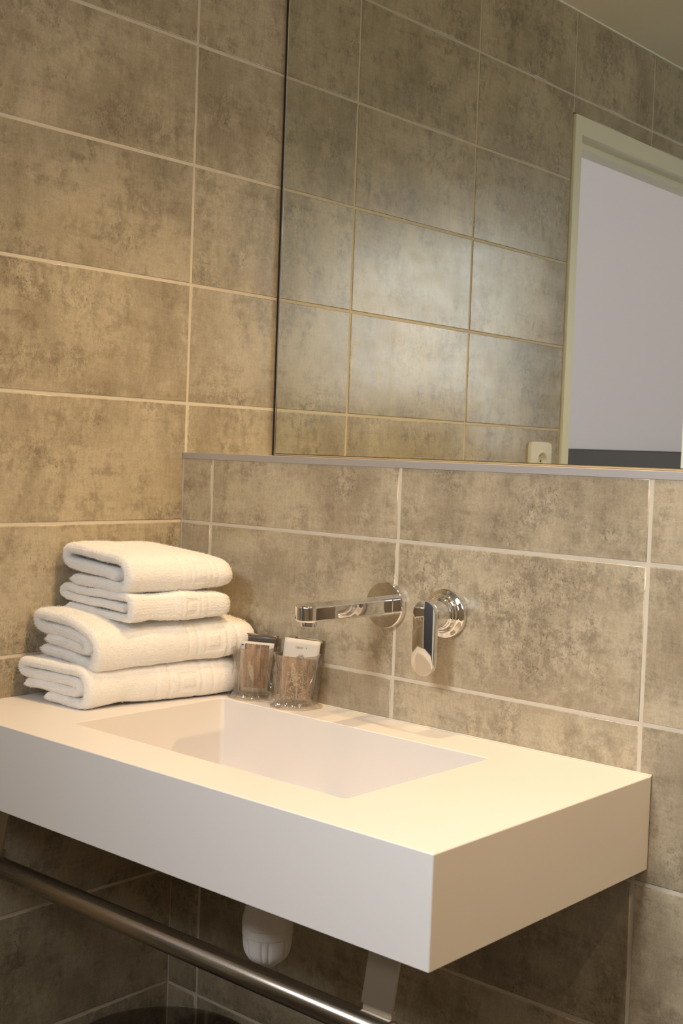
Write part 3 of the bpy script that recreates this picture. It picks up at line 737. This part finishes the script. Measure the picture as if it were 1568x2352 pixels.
for (cx, cy), lab, seed in CUPS:
    c = bpy.data.objects.new('tumbler', None); COL.objects.link(c); c.location = (cx, cy, 0.8705)
    setp(c, lab, 'tumbler', 'film-wrapped tumblers on the washbasin')
    lathe('glass', [(0.0, 0.0018), (0.0215, 0.0018), (0.0232, 0.0025), (0.0240, 0.004), (0.0262, 0.020), (0.0322, 0.0775), (0.0329, 0.0790), (0.0322, 0.0795), (0.0312, 0.0780),
                    (0.0250, 0.020), (0.0228, 0.0065), (0.0, 0.0055)], CUPM, c, n=64)
    fm = from_bm('film_wrap', film_mesh(seed, 0.0262, 0.0335, 0.079, cy), FILM, c, smooth=False)
    # twisted flap of film standing out on the left of each tumbler
    bm = bmesh.new(); r = np.random.default_rng(seed + 1); grid = []
    for i in range(9):
        rowv = []
        for j in range(5):
            z = 0.002 + 0.072 * i / 8; t = j / 4
            outw = (0.006 + 0.011 * (1 - i / 8)) * t
            ang = math.radians(205) + r.normal() * 0.03
            rr = 0.0282 + (0.0335 - 0.0262) * i / 8 + outw
            rowv.append(bm.verts.new((rr * math.cos(ang), rr * math.sin(ang) + r.normal() * 0.002 * t, z + r.normal() * .0015)))
        grid.append(rowv)
    for i in range(8):
        for j in range(4):
            if (i + j) % 2: bm.faces.new((grid[i][j], grid[i][j+1], grid[i+1][j+1])); bm.faces.new((grid[i][j], grid[i+1][j+1], grid[i+1][j]))
            else: bm.faces.new((grid[i][j], grid[i][j+1], grid[i+1][j])); bm.faces.new((grid[i][j+1], grid[i+1][j+1], grid[i+1][j]))
    from_bm('film_flap', bm, FILM, c)
    r = np.random.default_rng(seed + 9); bm = bmesh.new()
    for q in range(9):
        a0 = math.radians(r.uniform(-150, 60)); a1 = a0 + r.normal() * 0.22; za, zb = r.uniform(0.004, 0.03), r.uniform(0.045, 0.078)
        if seed == 47 and q == 0: a0, a1, za, zb = math.radians(-38), math.radians(-2), 0.006, 0.052
        prev = None; wq = r.uniform(0.00025, 0.0005)
        for i in range(9):
            t = i / 8; a = a0 + (a1 - a0) * t; z = za + (zb - za) * t; rr = 0.0302 + 0.0072 * z / 0.079
            pz = Vector((rr * math.cos(a), min(rr * math.sin(a), -cy - 0.003), z)); tn = Vector((-math.sin(a), math.cos(a), 0)); nn = Vector((math.cos(a), math.sin(a), 0))
            ww = wq * math.sin(math.pi * (0.08 + 0.84 * t))
            cur = (bm.verts.new(pz - tn * ww), bm.verts.new(pz + nn * ww), bm.verts.new(pz + tn * ww))
            if prev:
                for k in range(3): bm.faces.new((prev[k], cur[k], cur[(k+1) % 3], prev[(k+1) % 3]))
            prev = cur
    from_bm('film_crease', bm, CREASE, c, smooth=False)
    if seed == 47:   # ornamental print: curled stems facing the room
        def cup_pt(a, z):   # on the front of the tumbler, a in metres along the curve
            R = 0.0245 + 0.0078 * z / 0.0775 + 0.0009; th = math.radians(-48) + a / R
            return (R * math.cos(th), R * math.sin(th), z)
        bm = bmesh.new()
        def stroke(pts, wd=0.00042):
            P = [Vector(cup_pt(a, z)) for a, z in pts]
            prev = None
            for i, p in enumerate(P):
                t = (P[min(i+1, len(P)-1)] - P[max(i-1, 0)]).normalized(); nn = Vector((p.x, p.y, 0)).normalized(); s = t.cross(nn) * wd
                cur = (bm.verts.new(p - s), bm.verts.new(p + s), bm.verts.new(p + s + nn * 0.0003), bm.verts.new(p - s + nn * 0.0003))
                if prev:
                    for q in range(4): bm.faces.new((prev[q], cur[q], cur[(q+1) % 4], prev[(q+1) % 4]))
                prev = cur
        def curl(a0, z0, r0, s0, turn, sx):
            return [(a0 + sx * r0 * (1 - i / 26) * math.cos(s0 + turn * i / 20), z0 + r0 * (1 - i / 26) * math.sin(s0 + turn * i / 20)) for i in range(21)]
        for sx in (-1, 1):
            for z0, a0, r0, s0, tn in ((.056, .0065, .0040, 3.6, 5.6), (.0545, .0125, .0030, 4.0, 5.0), (.044, .0070, .0038, 1.0, -5.5), (.040, .0125, .0026, .4, 5.2),
                                       (.032, .0065, .0040, 5.0, 5.2), (.0265, .0125, .0032, 2.0, -5.0), (.0205, .0065, .0038, 1.4, 5.6), (.0175, .0125, .0028, 2.8, 5.2), (.049, .0035, .0022, 2.5, 5.0), (.0365, .0030, .0024, 3.5, -5.0)):
                stroke(curl(sx * a0, z0, r0, s0, tn, sx))
        stroke([(0, .016 + .0028 * i) for i in range(16)])
        for z0 in (.022, .030, .038, .046, .054):
            stroke([(0.0016 * math.cos(t), z0 + 0.0022 * math.sin(t)) for t in [i * math.pi / 6 for i in range(13)]], 0.0003)
        from_bm('ornament_print', bm, FROST, c)

def sachet(name, label, centre, wd, ht, z0, tiltx, roll, yaw, mat, th=0.0022):
    bm = bmesh.new(); nx, nz = 10, 12; F, Bk = [], []
    for i in range(nx + 1):
        f, b = [], []
        for j in range(nz + 1):
            u, v = i / nx, j / nz
            bulge = th * (math.sin(math.pi * u) * math.sin(math.pi * min(v / 0.9, 1))) ** 0.6 if 0 < u < 1 and 0 < v < 0.9 else 0.0
            x, z = (u - .5) * wd * (0.80 + 0.20 * min(v / 0.62, 1)), v * ht
            wv = 0.0006 * math.sin(9 * u + 4 * v)
            f.append(bm.verts.new((x, -bulge / 2 - 0.0003 + wv, z))); b.append(bm.verts.new((x, bulge / 2 + 0.0003 + wv, z)))
        F.append(f); Bk.append(b)
    for g, s in ((F, 1), (Bk, -1)):
        for i in range(nx):
            for j in range(nz): bm.faces.new((g[i][j], g[i+1][j], g[i+1][j+1], g[i][j+1])[::s])
    for j in range(nz):
        bm.faces.new((F[0][j], F[0][j+1], Bk[0][j+1], Bk[0][j])); bm.faces.new((F[nx][j], Bk[nx][j], Bk[nx][j+1], F[nx][j+1]))
    for i in range(nx):
        bm.faces.new((F[i][nz], F[i+1][nz], Bk[i+1][nz], Bk[i][nz])); bm.faces.new((F[i][0], Bk[i][0], Bk[i+1][0], F[i+1][0]))
    o = from_bm(name, bm, mat, smooth=True)
    o.location = (centre[0], centre[1], z0); o.rotation_euler = (math.radians(tiltx), math.radians(roll), math.radians(yaw))
    setp(o, label, 'sachet')
    return o
def patch(name, pts, y, parent, mat, th=0.0003):
    return prism(name, pts, y, y - th, mat, parent)
FY = 38   # sachets face the camera side
s1 = sachet('sachet', 'dark brown sachet standing in the tumbler nearest the towels', (0.2270, -0.0310), 0.053, 0.088, 0.8790, -3, 3, FY, SACHD, 0.0010)
s2 = sachet('sachet', 'white and brown sachet with a zigzag edge in front of the dark one, left tumbler', (0.2300, -0.0420), 0.052, 0.0775, 0.8785, -4, 3, FY, SACHW)
zig = [(-0.0195, 0.045), (-0.0160, 0.006)][::-1] + [(-0.0195 + 0.0020 * i, 0.0735 + (0.0009 if i % 2 else 0)) for i in range(20)] + [(0.0195, 0.045), (0.0160, 0.006)]
patch('brown_print', zig, -0.0014, s2, SACHB)
patch('black_mark', [(-0.025, 0.0705), (-0.0215, 0.0705), (-0.0215, 0.0725), (-0.025, 0.0725)], -0.0009, s2, INK)
s4_low = [(-0.0205, 0.004), (0.0205, 0.004), (0.0250, 0.0500), (0.0250, 0.0640), (-0.0250, 0.0640), (-0.0250, 0.0500)]
s3 = sachet('sachet', 'dark sachet tucked behind the printed white one, right tumbler', (0.3190, -0.0290), 0.045, 0.0935, 0.8790, -3, 7, FY + 3, SACHD, 0.0010)
s4 = sachet('sachet', 'white sachet printed with an upside-down number and crest, right tumbler', (0.3185, -0.0400), 0.055, 0.0925, 0.8790, -4, 5, FY, SACHW)
def _lettering(me, mat, parent, loc, rot):
    o = obj('lettering', me, mat, parent); o.location = loc; o.rotation_euler = rot; return o
patch('brown_print', s4_low, -0.0014, s4, SACHB)
def text(body, size, parent, loc, rot, mat):
    cu = bpy.data.curves.new('lettering', 'FONT'); cu.body = body; cu.size = size; cu.align_x = 'CENTER'; cu.align_y = 'CENTER'; cu.extrude = 0.00008
    o = bpy.data.objects.new('lettering', cu); COL.objects.link(o); o.parent = parent; o.location = loc; o.rotation_euler = rot
    cu.materials.append(mat)
    dg = bpy.context.evaluated_depsgraph_get(); dg.update()
    me = bpy.data.meshes.new_from_object(o.evaluated_get(dg)); bpy.data.objects.remove(o)
    return _lettering(me, mat, parent, loc, rot)
text('6    1/220E1', 0.0036, s4, (-0.001, -0.0022, 0.0800), (math.radians(90), math.pi, 0), INK)
def crest(parent, cx, cz, mat):
    bm = bmesh.new()
    def bar(pts, wd=0.00035):
        P = [Vector((a + cx, -0.0021, b + cz)) for a, b in pts]; prev = None
        for i, p in enumerate(P):
            t = (P[min(i+1, len(P)-1)] - P[max(i-1, 0)]).normalized(); s = Vector((-t.z, 0, t.x)) * wd
            cur = (bm.verts.new(p - s), bm.verts.new(p + s), bm.verts.new(p + s + Vector((0, -.0002, 0))), bm.verts.new(p - s + Vector((0, -.0002, 0))))
            if prev:
                for q in range(4): bm.faces.new((prev[q], cur[q], cur[(q+1) % 4], prev[(q+1) % 4]))
            prev = cur
    for sx in (-1, 1):
        bar([(sx * (0.0006 + 0.0042 * math.sin(t)), -0.003 + 0.0045 * math.cos(t) * .9) for t in [i * math.pi / 12 for i in range(13)]])
        bar([(sx * (0.0048 + 0.0012 * math.cos(t)), -0.001 + 0.0016 * math.sin(t)) for t in [i * math.pi / 6 for i in range(11)]])
        bar([(sx * (0.0025 + 0.0010 * math.cos(t)), -0.0025 + 0.0014 * math.sin(t)) for t in [i * math.pi / 6 for i in range(12)]])
        bar([(sx * 0.0012, 0.0022), (sx * 0.0034, 0.0042)])
    bar([(0, 0.002), (0, 0.0052)]); bar([(-0.004, 0.0018), (0.004, 0.0018)])
    from_bm('crest_print', bm, mat, parent)
crest(s4, 0.000, 0.0655, INKL)

# ------------------------------------------------------------------ waste bin in the corner
bn = bpy.data.objects.new('waste_bin', None); COL.objects.link(bn); bn.location = (0.172, -0.158, 0)
setp(bn, 'round smoky dark waste bin on the floor in the corner under the washbasin', 'bin')
lathe('bucket', [(0.0, 0.004), (0.118, 0.004), (0.122, 0.008), (0.148, 0.318), (0.150, 0.325), (0.147, 0.325), (0.145, 0.316), (0.118, 0.010), (0.0, 0.008)], BINM, bn, n=96)
